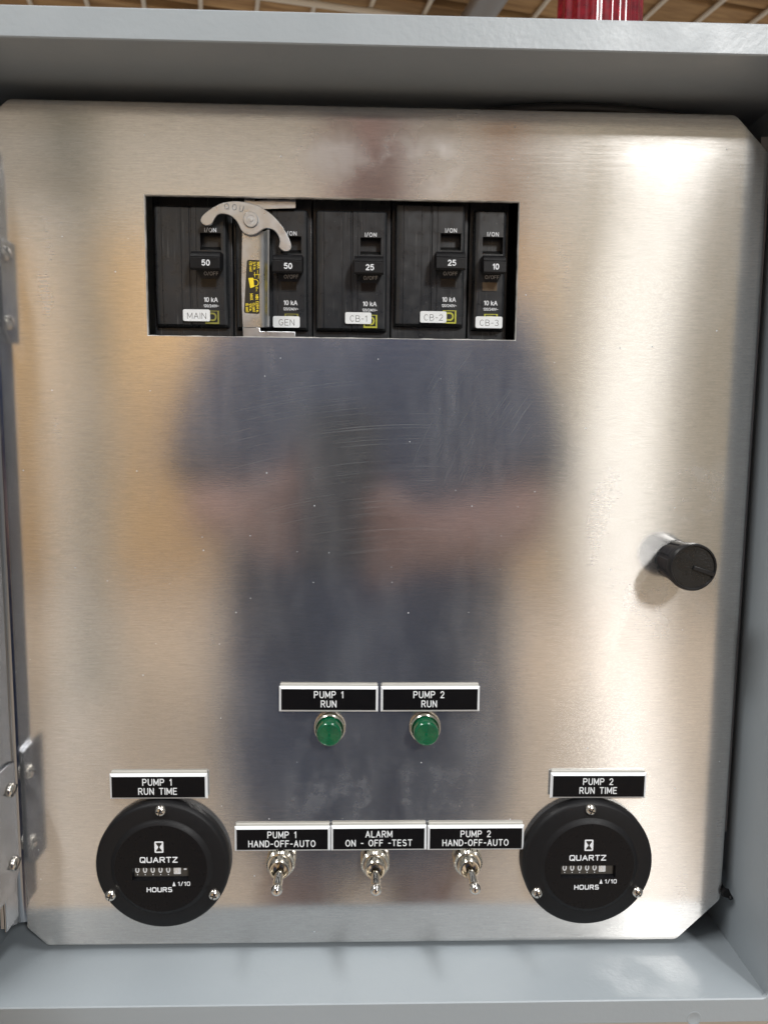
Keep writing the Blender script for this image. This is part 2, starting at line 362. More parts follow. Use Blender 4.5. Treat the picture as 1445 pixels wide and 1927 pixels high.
M['hair'] = simple('brown_hair', (0.05, 0.03, 0.02), 0.6)
M['phone'] = simple('phone_navy', (0.02, 0.03, 0.06), 0.4, spec=0.2)
M['shoe'] = simple('brown_leather', (0.07, 0.04, 0.025), 0.6)

# ------------------------------------------------------------------ stroke lettering
def arc(cx, cz, rx, rz, a0, a1, n=8, e=2.0):
    out = []
    for i in range(n+1):
        a = math.radians(a0+(a1-a0)*i/n); c, s = math.cos(a), math.sin(a)
        out.append((cx+rx*math.copysign(abs(c)**(2/e), c), cz+rz*math.copysign(abs(s)**(2/e), s)))
    return out
def glyph(ch, e=2.0):
    A = lambda *a, n=8: arc(*a, n=n, e=e)
    w = 0.66; h = w/2
    G = {
     'A': (0.72, [[(0,0),(.36,1),(.72,0)], [(.13,.34),(.59,.34)]]),
     'B': (w, [[(.36,.53),(0,.53)], [(0,0),(0,1),(.36,1)]+A(.36,.765,.24,.235,90,-90)+[(.36,.53)]+A(.38,.265,.28,.265,90,-90)+[(0,0)]]),
     'C': (w, [A(h,.5,h,.5,48,312,n=14)]),
     'D': (w, [[(0,0),(0,1),(.26,1)]+A(.26,.5,.40,.5,90,-90,n=10)+[(0,0)]]),
     'E': (.58, [[(.58,0),(0,0),(0,1),(.58,1)], [(0,.52),(.5,.52)]]),
     'F': (.56, [[(0,0),(0,1),(.56,1)], [(0,.52),(.48,.52)]]),
     'G': (.70, [A(.35,.5,.35,.5,48,330,n=14)+[(.68,.44),(.42,.44)]]),
     'H': (w, [[(0,0),(0,1)], [(w,0),(w,1)], [(0,.52),(w,.52)]]),
     'I': (0.0, [[(0,0),(0,1)]]),
     'K': (w, [[(0,0),(0,1)], [(.62,1),(0,.42)], [(.2,.6),(.66,0)]]),
     'L': (.54, [[(0,1),(0,0),(.54,0)]]),
     'M': (.80, [[(0,0),(0,1),(.40,.2),(.80,1),(.80,0)]]),
     'N': (w, [[(0,0),(0,1),(w,0),(w,1)]]),
     'O': (.74, [A(.37,.5,.37,.5,0,360,n=18)]),
     'P': (w, [[(0,0),(0,1),(.38,1)]+A(.38,.735,.26,.265,90,-90)+[(0,.47)]]),
     'Q': (.74, [A(.37,.5,.37,.5,0,360,n=18), [(.42,.25),(.72,-.05)]]),
     'R': (w, [[(0,0),(0,1),(.38,1)]+A(.38,.745,.25,.255,90,-90)+[(0,.49)], [(.34,.49),(w,0)]]),
     'S': (w, [A(h,.745,.29,.255,35,270,n=10)+A(h,.255,.32,.255,90,-145,n=10)]),
     'T': (w, [[(0,1),(w,1)], [(h,1),(h,0)]]),
     'U': (w, [[(0,1),(0,.32)]+A(h,.32,h,.32,180,360,n=10)+[(w,1)]]),
     'V': (w, [[(0,1),(h,0),(w,1)]]),
     'X': (w, [[(0,0),(w,1)], [(0,1),(w,0)]]),
     'Z': (w, [[(0,1),(w,1),(0,0),(w,0)]]),
     '0': (.56, [A(.28,.5,.28,.5,0,360,n=16)]),
     '1': (.24, [[(0,.78),(.22,1),(.22,0)]]),
     '2': (.58, [A(.28,.72,.27,.28,165,-35,n=9)+[(0,0),(.58,0)]]),
     '3': (.58, [A(.27,.755,.26,.245,150,-90,n=9)+A(.28,.255,.29,.255,90,-150,n=9)]),
     '4': (.60, [[(.44,0),(.44,1),(0,.3),(.60,.3)]]),
     '5': (.58, [[(.52,1),(.08,1),(.04,.54)]+A(.28,.33,.29,.33,115,-150,n=10)]),
     '6': (.58, [A(.29,.31,.28,.31,0,360,n=14), [(.01,.34)]+A(.34,.5,.32,.5,165,75,n=6)]),
     '8': (.58, [A(.29,.76,.24,.24,0,360,n=12), A(.29,.27,.29,.27,0,360,n=12)]),
     '9': (.58, [A(.29,.69,.28,.31,0,360,n=14), [(.57,.66)]+A(.24,.5,.32,.5,-15,-105,n=6)]),
     '-': (.34, [[(0,.45),(.34,.45)]]),
     '/': (.36, [[(0,-.05),(.36,1.05)]]),
     '(': (.2, [A(.3,.5,.3,.65,130,230,n=6)]),
     ')': (.2, [A(-.1,.5,.3,.65,50,-50,n=6)]),
     '.': (.02, [[(0,0),(.02,.02)]]),
     '~': (.5, [[(0,.42),(.12,.55),(.25,.48),(.38,.40),(.5,.54)]]),
     'k': (.46, [[(0,0),(0,1)], [(.42,.66),(0,.26)], [(.14,.4),(.46,0)]]),
     'm': (.70, [[(0,0),(0,.66)], [(0,.45)]+A(.175,.46,.175,.2,160,0,n=5)+[(.35,0)], [(.35,.45)]+A(.525,.46,.175,.2,160,0,n=5)+[(.70,0)]]),
     'n': (.40, [[(0,0),(0,.66)], [(0,.45)]+A(.2,.46,.2,.2,160,0,n=5)+[(.40,0)]]),
     'i': (0.0, [[(0,0),(0,.66)], [(0,.9),(.0,.93)]]),
    }
    return G[ch]
def lettering(parent, s, cx, cz, height, y, mat, stroke=0.13, xs=1.0, gap=0.30, space=0.55, e=2.0, rot=0.0, align='c', name='lettering', shear=0.0, raise_=0.05):
    """single-stroke letters as low ridged ribbons; height, position in mm, in the parent's frame, facing -y"""
    segs = []; x = 0.0
    for ch in s:
        if ch == ' ': x += space; continue
        wd, pls = glyph(ch, e)
        for pl in pls:
            for p, q in zip(pl[:-1], pl[1:]):
                if abs(p[0]-q[0])+abs(p[1]-q[1]) > 1e-6: segs.append(((x+p[0], p[1]), (x+q[0], q[1])))
        x += wd+gap
    x -= gap
    off = {'c': x/2, 'l': 0, 'r': x}[align]
    r = stroke*height/2; mb = MB(); c, sn = math.cos(rot), math.sin(rot)
    def T(p):
        px = (p[0]-off+shear*(p[1]-.5))*xs*height; pz = (p[1]-.5)*height
        return (cx+px*c-pz*sn, cz+px*sn+pz*c)
    for i, (p, q) in enumerate(segs):
        P, Q = T(p), T(q); a = math.atan2(Q[1]-P[1], Q[0]-P[0]); n = 4
        out = [(P[0]+r*math.cos(a+PI/2+PI*k/n), P[1]+r*math.sin(a+PI/2+PI*k/n)) for k in range(n+1)]
        out += [(Q[0]+r*math.cos(a-PI/2+PI*k/n), Q[1]+r*math.sin(a-PI/2+PI*k/n)) for k in range(n+1)]
        lift = raise_*height*(1+0.03*(i % 5))*stroke*2
        vs = [(u, y-0.004, v) for u, v in out]+[(P[0], y-0.004-lift, P[1]), (Q[0], y-0.004-lift, Q[1])]
        m_ = len(out); fs = []
        for k in range(n): fs.append((k, k+1, m_))
        fs.append((n, n+1, m_+1, m_))
        for k in range(n+1, 2*n+1): fs.append((k, k+1, m_+1))
        fs.append((2*n+1, 0, m_, m_+1))
        mb.add(vs, fs)
    return mb.build(name, mat, parent)

# ------------------------------------------------------------------ the place around (seen only as blurred reflections)
fl = MB().box(-4500, 4500, -5600, 2500, -1300, -1250).build('floor', M['concrete']); tag(fl, kind='structure')
wl = MB().box(-4500, 4500, -5700, -5600, -1250, 3200).build('wall', M['plywood']); tag(wl, kind='structure')

wl = MB().box(1500, 4500, -5600, -5560, -1250, 3200).build('painted_wall', M['cream']); tag(wl, kind='structure')
wl = MB().box(-4500, 1490, -5598, -5570, 1500, 3200).build('upper_wall', M['greywall']); tag(wl, kind='structure')
# ------------------------------------------------------------------ electrical enclosure
IX0, IX1, IZ0, IZ1 = -187.0, 196.0, -270.5, 154.6       # inner size
FY = -37.0                                              # front of the rim
enc = thing('electrical_enclosure', (0, 0, IZ0), 'grey painted steel electrical enclosure around the brushed metal panel', 'enclosure')
def ebox(name, *a, bevel=None):
    x0, x1, y0, y1, z0, z1 = a
    return MB().box(x0, x1, y0, y1, z0-IZ0, z1-IZ0).build(name, M['paint'], enc, bevel=bevel)
t = 1.8
ebox('top_wall', IX0-t, IX1+t, FY+1.9, 150, IZ1, IZ1+t)
ebox('bottom_wall', IX0-t, IX1+t, FY+1.9, 150, IZ0-t, IZ0)
ebox('right_wall', IX1, IX1+t, FY+1.9, 150, IZ0+.02, IZ1-.02)
ebox('left_wall', IX0-t, IX0, FY+1.9, 150, IZ0+.02, IZ1-.02)
ebox('back_wall', IX0-t, IX1+t, 150, 152, IZ0-t, IZ1+t)
LW = 12.4
inner = rrect(IX0, IX1, 0, IZ1-IZ0, 3.2, 5); outer = rrect(IX0-LW, IX1+LW, -LW, IZ1-IZ0+LW, 1.0, 5)
mb = MB()
mb.loops([[(x, FY+1.9, z) for x, z in inner], [(x, FY+.5, z) for x, z in inner],
          [(x+(.5 if x < 0 else -.5)*-1*0, FY, z) for x, z in rrect(IX0-.5, IX1+.5, -.5, IZ1-IZ0+.5, 3.6, 5)],
          [(x, FY, z) for x, z in rrect(IX0-LW+.6, IX1+LW-.6, -LW+.6, IZ1-IZ0+LW-.6, 1.0, 5)],
          [(x, FY+.6, z) for x, z in outer], [(x, FY+14, z) for x, z in outer]])
mb.build('rim', M['paint'], enc, smooth=12)
for x, z in ((190.5, 160.3), (160.5, -280.4)):
    MB().lathe([(3.6, FY+.2), (3.6, FY-.05), (3.2, FY-.16), (2.9, FY-.05), (0, FY-.03)], 28, 0, x, z-IZ0).build('spot_weld_mark', M['paint'], enc, smooth=40)
mb = MB().box(189.4, 194.6, 9, 12, -212-IZ0, 140-IZ0); mb.build('door_stop_strip', M['conduit'], enc)
mb = MB().tube([(191.2, 6, -240.5-IZ0), (191.2, 0, -240.5-IZ0)], 1.5, 14); mb.tube([(191.2, .2, -240.5-IZ0), (191.2, -1.6, -240.5-IZ0)], [2.6, 2.3], 6); mb.tube([(193.2, 1, -241.5-IZ0), (193.6, -2, -243-IZ0)], 1.2, 12)
mb.build('latch_screw', M['handle'], enc, smooth=40)

# ------------------------------------------------------------------ dead-front panel
pz0 = -268.2
pan = thing('inner_panel_door', (0, 0, pz0), 'brushed metal swing-out panel with cut corners and breaker window', 'panel')
XL, XR, ZB, ZT = -170.0, 190.2, -268.2, 147.0
C_TR = 171.0+147.0; C_TL = -160.2-147.0; C_BR = 164.8+268.2; C_BL = -158.4+-268.2 # chamfer lines
def oct_loop(e, y):
    """octagon with its straight edges moved in by e; cut corners stay on their lines"""
    xr, zt, zb, xl = XR-e, ZT-e, ZB+e, XL
    pts = [(xl, xl-C_TL), (C_TL+zt, zt), (C_TR-zt, zt), (xr, C_TR-xr), (xr, xr-C_BR), (C_BR+zb, zb), (C_BL-zb, zb), (xl, C_BL-xl)]
    return [(x, y, z-pz0) for x, z in pts]
R = 3.2
def fold(k): a = math.radians(k); return R*(1-math.sin(a)), R*(1-math.cos(a))
ls = []
for k in (0, 15, 30, 45, 60, 75, 90): e, y = fold(k); ls.append(oct_loop(e, y))
ls.append(oct_loop(0, 16))
mb = MB(); mb.loops(ls)
wx0, wx1, wz0, wz1 = -101.2, 72.2, 42.1-pz0, 105.3-pz0
c = .35
Wf = [(wx0-c, 0, wz1+c), (wx1+c, 0, wz1+c), (wx1+c, 0, wz0-c), (wx0-c, 0, wz0-c)]
o = ls[0]; vs = list(o)+Wf; n0 = 8
mb.add(vs, [(1, 2, 9, 8), (2, 3, 4, 10, 9), (4, 5, 6, 7, 11, 10), (7, 0, 1, 8, 11)])
# burred cut edge of the window: short uneven steps
def edge_pts(a, b, n):
    return [tuple(a[i]+(b[i]-a[i])*k/n for i in range(3)) for k in range(n)]
fr, md, bk = [], [], []
cor = [(wx0, wz1), (wx1, wz1), (wx1, wz0), (wx0, wz0)]
for i in range(4):
    (x0, z0), (x1, z1) = cor[i], cor[(i+1) % 4]; n = 60 if i % 2 == 0 else 26
    f0, f1 = Wf[i], Wf[(i+1) % 4]
    for k in range(n):
        u = k/n; j = 0 if k == 0 else random.uniform(-.12, .16)
        nx, nz = [(0, -1), (-1, 0), (0, 1), (1, 0)][i]
        fr.append((f0[0]+(f1[0]-f0[0])*u, 0, f0[2]+(f1[2]-f0[2])*u))
        md.append((x0+(x1-x0)*u+nx*j, .45, z0+(z1-z0)*u+nz*j)); bk.append((x0+(x1-x0)*u+nx*j*.6, 2.0, z0+(z1-z0)*u+nz*j*.6))
mb.loops([fr, md, bk], 1)
pan_sheet = mb.build('sheet', [M['panel'], M['cut']], pan, smooth=30)
# the bent-forward hinge flange along the left edge
zt_, zb_ = 132.5-pz0, -253.5-pz0
prof = [(-170, 0), (-171.1, -.2), (-172.1, -.85), (-172.75, -1.8), (-173, -3), (-173, -17.5), (-174.6, -17.5), (-174.6, -3), (-174.2, -.9), (-173, 1.0), (-171.5, 2.0), (-170, 2.0)]
cut = lambda y: 0.55*min(0, y)
mb = MB(); mb.loops([[(x, y, zb_-cut(y)*.9+(x+170)*-.9*0) for x, y in prof], [(x, y, zt_+cut(y)*.6) for x, y in prof]], 0, True, True)
mb.build('hinge_flange', M['sheet'], pan, smooth=40)
mb = MB().box(-173, -172.2, -17.2, -5.2, 0, 1); mb = MB().box(-172.98, -172.0, -17.3, -4.6, -247-pz0, 120-pz0)
mb.build('hinge_strip', M['sheet'], pan, bevel=.3)
for zc, h0, h1 in ((-197, -32, 33), (63, -24, 24)):
    mb = MB(); q_ = 27 if zc < 0 else 21
    ys = [(-4.9, h0+7), (-12, h0), (-q_, h0), (-q_, h1), (-12, h1), (-4.9, h1-1)]
    L0 = [(-171.98, y, zc+z-pz0) for y, z in ys]; L1 = [(-170.2, y, zc+z-pz0) for y, z in ys]
    mb.loops([L0, L1], 0, True, True)
    br = mb.build('hinge_bracket', M['sheet'], pan, bevel=.35)
    for dz in ((19.5, -18.5) if zc < 0 else (17, -15)):
        s = MB(); z = zc+dz-pz0; pr = [(3.6, 0), (3.6, .5), (3.2, 1.2), (2.2, 1.9), (0, 2.2)]
        ls = [[(-170.2+h, -10+r*math.cos(2*PI*i/24), z+r*math.sin(2*PI*i/24)) for i in range(24)] for r, h in pr]
        s.loops(ls)
        so = s.build('slotted_screw', M['screw'], br, smooth=30)
        a = random.uniform(.3, .9); sl = MB(); d = Vector((0, math.cos(a), math.sin(a))); nrm = Vector((0, -d.z, d.y))
        q = [Vector((-168.2, -10, z))+d*u*3.2+nrm*v*.4 for u, v in ((-1, -1), (1, -1), (1, 1), (-1, 1))]
        sl.loops([[tuple(p+Vector((-1.4, 0, 0))) for p in q], [tuple(p+Vector((.24, 0, 0))) for p in q]], 0, True, True)
        sl.build('slot', M['breakerdark'], br)

# ------------------------------------------------------------------ circuit breakers
BY = 6.0
def breaker(x0, x1, xc, zref, two, rating, stick, stick_text, label, logo_mat, z_extra=0.0):
    b = thing('circuit_breaker', (xc, BY, zref), label, 'breaker', 'circuit breakers in the panel window')
    X0, X1 = x0-xc, x1-xc
    MB().box(X0+.15, X1-.15, 5.0, 60, -60, 24).build('case', M['breaker'], b, bevel=.4)
    # moulded cover: x profile with ridges, swept along z, with the handle slot left open
    hx0, hx1 = -4.9, 4.9
    pr = [(X0+1.6, 5), (X0+1.9, 1.6), (X0+2.5, .5), (X0+3.6, 0)]
    if two:
        pr += [(X0+5.4, 0), (X0+5.5, .35), (X0+5.8, .35), (X0+5.9, 0), (X0+14.2, 0), (X0+14.3, -.3), (X0+14.6, -.3), (X0+14.7, .2), (X0+18.3, .2), (X0+18.6, .7), (X0+19.2, .7), (X0+19.5, 0), (X0+21.5, 0), (X0+21.6, .3), (X0+21.9, .3), (X0+22.0, 0), (hx0, 0), (hx1, 0)]
    else:
        pr += [(X0+4.6, 0), (hx0+.02, 0), (hx1, 0)]
        pr = [p for p in pr if p[0] <= hx0+.02 or p[0] >= hx1]
    pr += [(X1-3.6, .0), (X1-2.7, .5), (X1-2.1, 1.8), (X1-1.8, 5)]
    pr = sorted(set(pr), key=lambda p: p[0])
    zt, zb = 11.4+z_extra, -44.8
    lev = [(zb, 4.4), (zb+.5, 2.2), (zb+1.4, 1.15), (-29.8, 0.0), (-9.2, 0), (-1.2, 0), (zt-1.3, 0), (zt-.4, .8), (zt, 4.4)]
    vs = []; nx = len(pr)
    for z, dy in lev:
        for x, y in pr: vs.append((x, min(5.2, y+dy), z))
    fs = []
    for k in range(len(lev)-1):
        for i in range(nx-1):
            xm = (pr[i][0]+pr[i+1][0])/2
            if k == 4 and hx0 < xm < hx1: continue
            fs.append((k*nx+i, k*nx+i+1, (k+1)*nx+i+1, (k+1)*nx+i))
    mb = MB(); mb.add(vs, fs)
    mb.build('cover', M['breaker'], b, smooth=25)
    # slot walls and the curved drum inside
    mb = MB(); q = [(hx0, -9.2), (hx1, -9.2), (hx1, -1.2), (hx0, -1.2)]
    mb.loops([[(x, 0, z) for x, z in q], [(x, 7.5, z) for x, z in q]], 0, False, True)
    mb.build('handle_slot', M['breakerdark'], b)
    mb = MB(); dr = []
    for k in range(9):
        a = math.radians(20+k*15); dr.append((8.6-6.8*math.sin(a), -9.5+7.6*math.cos(a)*.5-.2))
    mb.loops([[(hx0+.15, y, z) for y, z in dr], [(hx1-.15, y, z) for y, z in dr]])
    mb.build('drum', M['grit'], b, smooth=60)
    # handle
    if two: ha, hb = -7.6, 6.0
    else: ha, hb = -5.6, 4.9
    hp = [(3, -10.6), (-7.2, -11.4), (-8.4, -12.0), (-9.0, -13.0), (-9.4, -14.1), (-9.2, -14.3), (-9.9, -14.6), (-10.0, -19.4), (-9.3, -20.1), (-6, -19.6), (3, -16.5)]
    mb = MB(); mb.loops([[(ha, y, z) for y, z in hp], [(hb, y, z) for y, z in hp]], 0, True, True)
    hd = mb.build('handle', M['handle'], b, bevel=.3)
    lettering(hd, rating, (ha+hb)/2+.4, -17.0, 2.3, -10.02, M['white'], .20, 1.05, .28)
    lettering(b, 'I/ON', 0.0, 0.05, 1.75, 0, M['white'], .17, 1.05, .36)
    lettering(b, 'O/OFF', .1, -19.85, 1.55, 0, M['greyprint'], .13, 1.05, .28)
    lettering(b, '10 kA', -.3, -31.9, 2.05, .12, M['white'], .19, .95, .25, .45)
    lettering(b, '120/240V~', -.2, -34.85, 1.15, .24, M['white'], .17, .95, .22)
    # trip indicator window with a frame line
    mb = MB(); mb.prism(rrect(-4.6, 2.7, -26.4, -22.2, .3, 2), -.12, .8); wn = mb.build('indicator_window', M['smoke'] if two else M['smokebrown'], b)
    mb = MB(); o_, i_ = rrect(-4.9, 3.0, -26.7, -21.9, .4, 2), rrect(-4.5, 2.6, -26.3, -22.3, .3, 2)
    mb.loops([[(x, .1, z) for x, z in o_], [(x, -.16, z) for x, z in o_], [(x, -.2, z) for x, z in i_], [(x, .1, z) for x, z in i_]])
    mb.build('frame', M['breaker'], wn, smooth=30)
    # square emblem: a frame, and a smaller D-shaped frame inside it
    yl = .75
    lg = MB()
    def ring(o_, i_): lg.loops([[(x, yl, z) for x, z in o_], [(x, yl-.14, z) for x, z in o_], [(x, yl-.14, z) for x, z in i_], [(x, yl, z) for x, z in i_]])
    ring([(-3.2, -43.2), (3.4, -43.2), (3.4, -36.6), (-3.2, -36.6)], [(-2.45, -42.45), (2.65, -42.45), (2.65, -37.35), (-2.45, -37.35)])
    d_o = [(-1.9, -41.9)]+[(.6+1.6*math.cos(a), -39.9+2.0*math.sin(a)) for a in [math.radians(x) for x in range(-90, 91, 18)]]+[(-1.9, -37.9)]
    d_i = [(-1.1, -41.1)]+[(.4+1.0*math.cos(a), -39.9+1.2*math.sin(a)) for a in [math.radians(x) for x in range(-90, 91, 18)]]+[(-1.1, -38.7)]
    ring(d_o, d_i); lg.build('emblem', logo_mat, b)
    # paper-thin name sticker
    sx0, sx1, sz0, sz1 = [v-(xc if i < 2 else zref) for i, v in enumerate(stick)]
    mb = MB(); mb.prism(rrect(sx0, sx1, sz0, sz1, .8, 4), .55, -.10)
    st = mb.build('name_sticker', M['sticker'], b)
    lettering(st, stick_text, (sx0+sx1)/2+.1, (sz0+sz1)/2-.25, 2.7, -.11, M['ink'], .085, 1.05, .30)
    return b
breaker(-101.0, -62.9, -72.5, 91.7, True, '50', (-86.1, -73.3, 49.6, 55.1), 'MAIN', 'black two-pole breaker with MAIN sticker, leftmost in the window', M['olive'])
breaker(-62.8, -24.9, -34.7, 90.8, True, '50', (-43.4, -30.6, 47.2, 52.5), 'GEN', 'black two-pole breaker with GEN sticker beside the metal interlock', M['olive'])
breaker(-24.8, 12.9, 3.1, 90.8, True, '25', (-8.9, 3.7, 49.4, 54.8), 'CB-1', 'black two-pole 25 amp breaker with CB-1 sticker, in the middle', M['yellowgreen'])
breaker(13.0, 50.2, 41.2, 93.4, True, '25', (27.1, 39.8, 50.4, 55.8), 'CB-2', 'black two-pole 25 amp breaker with CB-2 sticker', M['yellowgreen'], 1.0)
breaker(50.6, 69.9, 61.3, 92.0, False, '10', (53.9, 66.9, 48.2, 53.7), 'CB-3', 'narrow black single-pole breaker with CB-3 sticker, rightmost in the window', M['yellowgreen'])

# mounting interior behind the breakers
mb = MB().box(-110, 84, 45, 48, 20, 128); bp_ = mb.build('mounting_plate', M['breakerdark'], enc, loc=(0, 0, -IZ0))

# ------------------------------------------------------------------ mechanical interlock between MAIN and GEN
il = thing('breaker_interlock', (-51, 0, 68), 'zinc plated breaker interlock with crescent lever over the MAIN and GEN breakers', 'interlock')
def rel(p): return (p[0]+51, p[1]-68)
lev = [(-75.8,95.0),(-74.5,97.0),(-71.8,99.2),(-67.0,102.0),(-63.2,103.0),(-59.1,103.4),(-53.9,102.8),(-48.3,101.1),(-42.8,97.6),(-38.3,92.9),(-35.3,87.9),(-34.0,84.6),(-33.9,82.8),(-35.2,81.3),(-37.2,81.1),(-38.9,82.2),(-39.7,83.4),(-39.3,85.6),(-39.8,87.8),(-41.3,90.0),(-43.5,91.3),(-45.8,91.4),(-47.7,90.6),(-50.3,88.9),(-52.9,88.3),(-55.6,89.0),(-57.2,90.6),(-58.3,92.9),(-59.8,95.1),(-62.2,96.9),(-65.2,97.6),(-67.8,97.1),(-69.3,95.3),(-70.6,93.1),(-72.7,92.2),(-74.5,92.7),(-75.6,93.7)]
def smooth_closed(pts, n=3):
    out = []; m = len(pts)
    for i in range(m):
        p0, p1, p2, p3 = [Vector(pts[(i+k-1) % m]) for k in range(4)]
        for k in range(n):
            t_ = k/n
            out.append(tuple(.5*((2*p1)+(-p0+p2)*t_+(2*p0-5*p1+4*p2-p3)*t_*t_+(-p0+3*p1-3*p2+p3)*t_**3)))
    return out
mb = MB(); mb.prism([rel(p) for p in smooth_closed(lev)], -.2, 1.4)
lv = mb.build('crescent_lever', M['galv'], il, bevel=.3)
for i, (ch, x, z, a) in enumerate((('Q', -63.6, 100.9, .12), ('O', -60.0, 100.6, -.05), ('U', -56.9, 99.9, -.22))):
    lettering(lv, ch, x+51, z-68, 2.5, -.2, M['galv'], .16, 1.0, rot=a, name='stamped_letter', raise_=.35)
mb = MB(); mb.lathe([(3.5, -.1), (3.5, -.9), (3.2, -1.3), (2.0, -1.3), (1.8, -1.05), (1.2, -1.05), (1.0, -1.35), (0, -1.4)], 32, 0, -52.5+51, 95.0-68)
mb.build('rivet', M['galv'], lv, smooth=35)
# strip: sheet with a rolled right edge
secs = [(90.4, -57.2, -44.0), (80, -57.5, -44.0), (68, -57.8, -44.2), (55, -57.7, -44.4), (46.6, -57.4, -44.5)]
ls = []
for z, xa, xb in secs:
    pr = [(xa, 2.6), (xa+.3, 2.0), (-49.6, 2.0), (-47.5, 1.7), (-46.4, .9), (xb-.6, -1.6), (xb, -1.8), (xb+.25, -1.2), (xb-.3, 3.6), (-48, 3.8), (xa, 3.8)]
    ls.append([(x+51, y, z-68) for x, y in pr])
mb = MB(); mb.loops(ls, 0, True, True)
sp = mb.build('strip', M['galv'], il, smooth=30)
mb = MB().prism([rel(p) for p in [(-57.4, 46.55), (-49, 46.55), (-49, 44.9), (-32.4, 44.9), (-32.4, 40.0), (-57.0, 40.0)]], 2.2, 3.6)
mb.build('bottom_tab', M['galv'], il, bevel=.3)
mb = MB()
mb.box(-56.1+51, -51.5+51, 4.0, 5.0, 101-68, 110-68); mb.prism([rel(p) for p in [(-51.5, 104.6), (-51.5, 101.0), (-32.3, 101.9), (-32.3, 105.6), (-45, 105.6)]], 4.0, 5.0)
mb.box(-45.4+51, -42.6+51, 4.02, 4.98, 105.4-68, 110-68); mb.box(-34.9+51, -32.3+51, 4.02, 4.98, 105.4-68, 110-68)
mb.build('top_tab', M['galv'], il)
# printed warning label on the strip
r_ = math.radians(-85.2)
ta = [(-54.9, 77.6), (-47.9, 77.4), (-49.2, 52.7), (-56.6, 53.1)]
def rpoly(pts, r, n=4):
    out = []
    for i in range(len(pts)):
        p, a, b_ = Vector(pts[i]), Vector(pts[i-1]), Vector(pts[(i+1) % len(pts)])
        A_, B_ = p+(a-p).normalized()*r, p+(b_-p).normalized()*r
        for k in range(n+1):
            t_ = k/n; out.append(tuple(A_*(1-t_)**2+p*2*t_*(1-t_)+B_*t_**2))
    return out
mb = MB().prism([rel(p) for p in rpoly(ta, 1.2)], 2.1, 1.93)
tg = mb.build('warning_label', M['tagblack'], il)
yT = 1.92
def trow(s, x, z, h=1.25): lettering(tg, s, x+51, z-68, h, yT, M['yellow'], .15, .85, .22, .4, rot=math.radians(-87))
trow('MAX.', -49.5, 75.0); trow('3/4 in.', -51.4, 74.9); trow('(19 mm)', -53.1, 74.5)
trow('MIN. 13/64 in.', -50.2, 57.6); trow('(5 mm)', -51.8, 55.8); trow('MAX.', -52.9, 60.5); trow('1/4 in.', -53.4, 55.8); trow('(6 mm)', -55.0, 55.6)
mb = MB().prism([rel(p) for p in rpoly([(-54.3, 69.2), (-52.0, 69.4), (-51.6, 65.2), (-53.4, 64.6)], .3, 2)], yT, yT-.05)
mb.build('padlock_print', M['yellow'], tg)
mb = MB()
sh = [(-52.0, 68.9)]+[(-51.2+1.6*math.cos(a), 67.1+1.5*math.sin(a)) for a in [math.radians(x) for x in range(110, -111, -20)]]+[(-51.8, 65.5)]
mb.tube([(x+51, yT-.02, z-68) for x, z in sh], .17, 6)
for seg in ([(-49.9, 72.9), (-50.1, 70.6)], [(-51.7, 70.7), (-49.0, 70.9)], [(-51.4, 72.0), (-51.2, 69.6)], [(-49.4, 71), (-49.6, 69.0)], [(-50.4, 64.9), (-50.6, 63.2)], [(-51, 64.6), (-50.4, 65.3), (-49.9, 64.5)]):
    mb.tube([(x+51, yT-.02, z-68) for x, z in seg], .13, 6)
mb.build('padlock_outline', M['yellow'], tg)

# ------------------------------------------------------------------ engraved nameplates
def nameplate(x0, x1, zt, zb, lines, label, skew=0.0):
    cx, cz = (x0+x1)/2, (zt+zb)/2; hw, hh = (x1-x0)/2, (zt-zb)/2
    p = thing('nameplate', (cx, 0, cz), label, 'nameplate', 'engraved nameplates on the panel', (0, skew, 0))
    MB().box(-hw+.6, hw-.5, -1.5, -.02, -hh+1.0, hh+.9).build('foam_tape', M['tape'], p, bevel=.15)
    b = 1.15
    L = lambda e, y: [(-hw+e, y, -hh+e), (hw-e, y, -hh+e), (hw-e, y, hh-e), (-hw+e, y, hh-e)]
    MB().loops([L(.05, -1.5), L(0, -1.7), L(0, -2.1), L(b, -3.05)], 0, True, True).build('white_core', M['platewhite'], p)
    MB().loops([L(b-.02, -3.05), L(b+.02, -3.12)], 0, False, True).build('black_face', M['plateblack'], p)
    n = len(lines)
    for i, (s, dx) in enumerate(lines):
        lettering(p, s, dx, (.5-i)*4.75+.25-.1, 3.15, -3.12, M['platewhite'], .165, .86, .36, .75)
    return p
nameplate(-40.7, 8.4, -128.0, -141.0, [('PUMP 1', 0), ('RUN', 0)], 'black nameplate engraved PUMP 1 RUN above the left green light', 0.004)
nameplate(9.7, 59.1, -128.0, -141.0, [('PUMP 2', -.8), ('RUN', -.6)], 'black nameplate engraved PUMP 2 RUN above the right green light', -0.002)
nameplate(-125.2, -76.7, -173.2, -186.3, [('PUMP 1', -.6), ('RUN TIME', -.4)], 'black nameplate engraved PUMP 1 RUN TIME above the left hour meter')
nameplate(96.3, 145.4, -173.6, -187.0, [('PUMP 2', -.4), ('RUN TIME', -.2)], 'black nameplate engraved PUMP 2 RUN TIME above the right hour meter', 0.003)
nameplate(-63.6, -15.3, -201.4, -214.5, [('PUMP 1', -.2), ('HAND-OFF-AUTO', -.2)], 'black nameplate engraved PUMP 1 HAND-OFF-AUTO above the left toggle switch')
nameplate(-14.9, 33.7, -201.2, -214.5, [('ALARM', 0), ('ON - OFF -TEST', 0)], 'black nameplate engraved ALARM ON-OFF-TEST above the middle toggle switch', -.002)
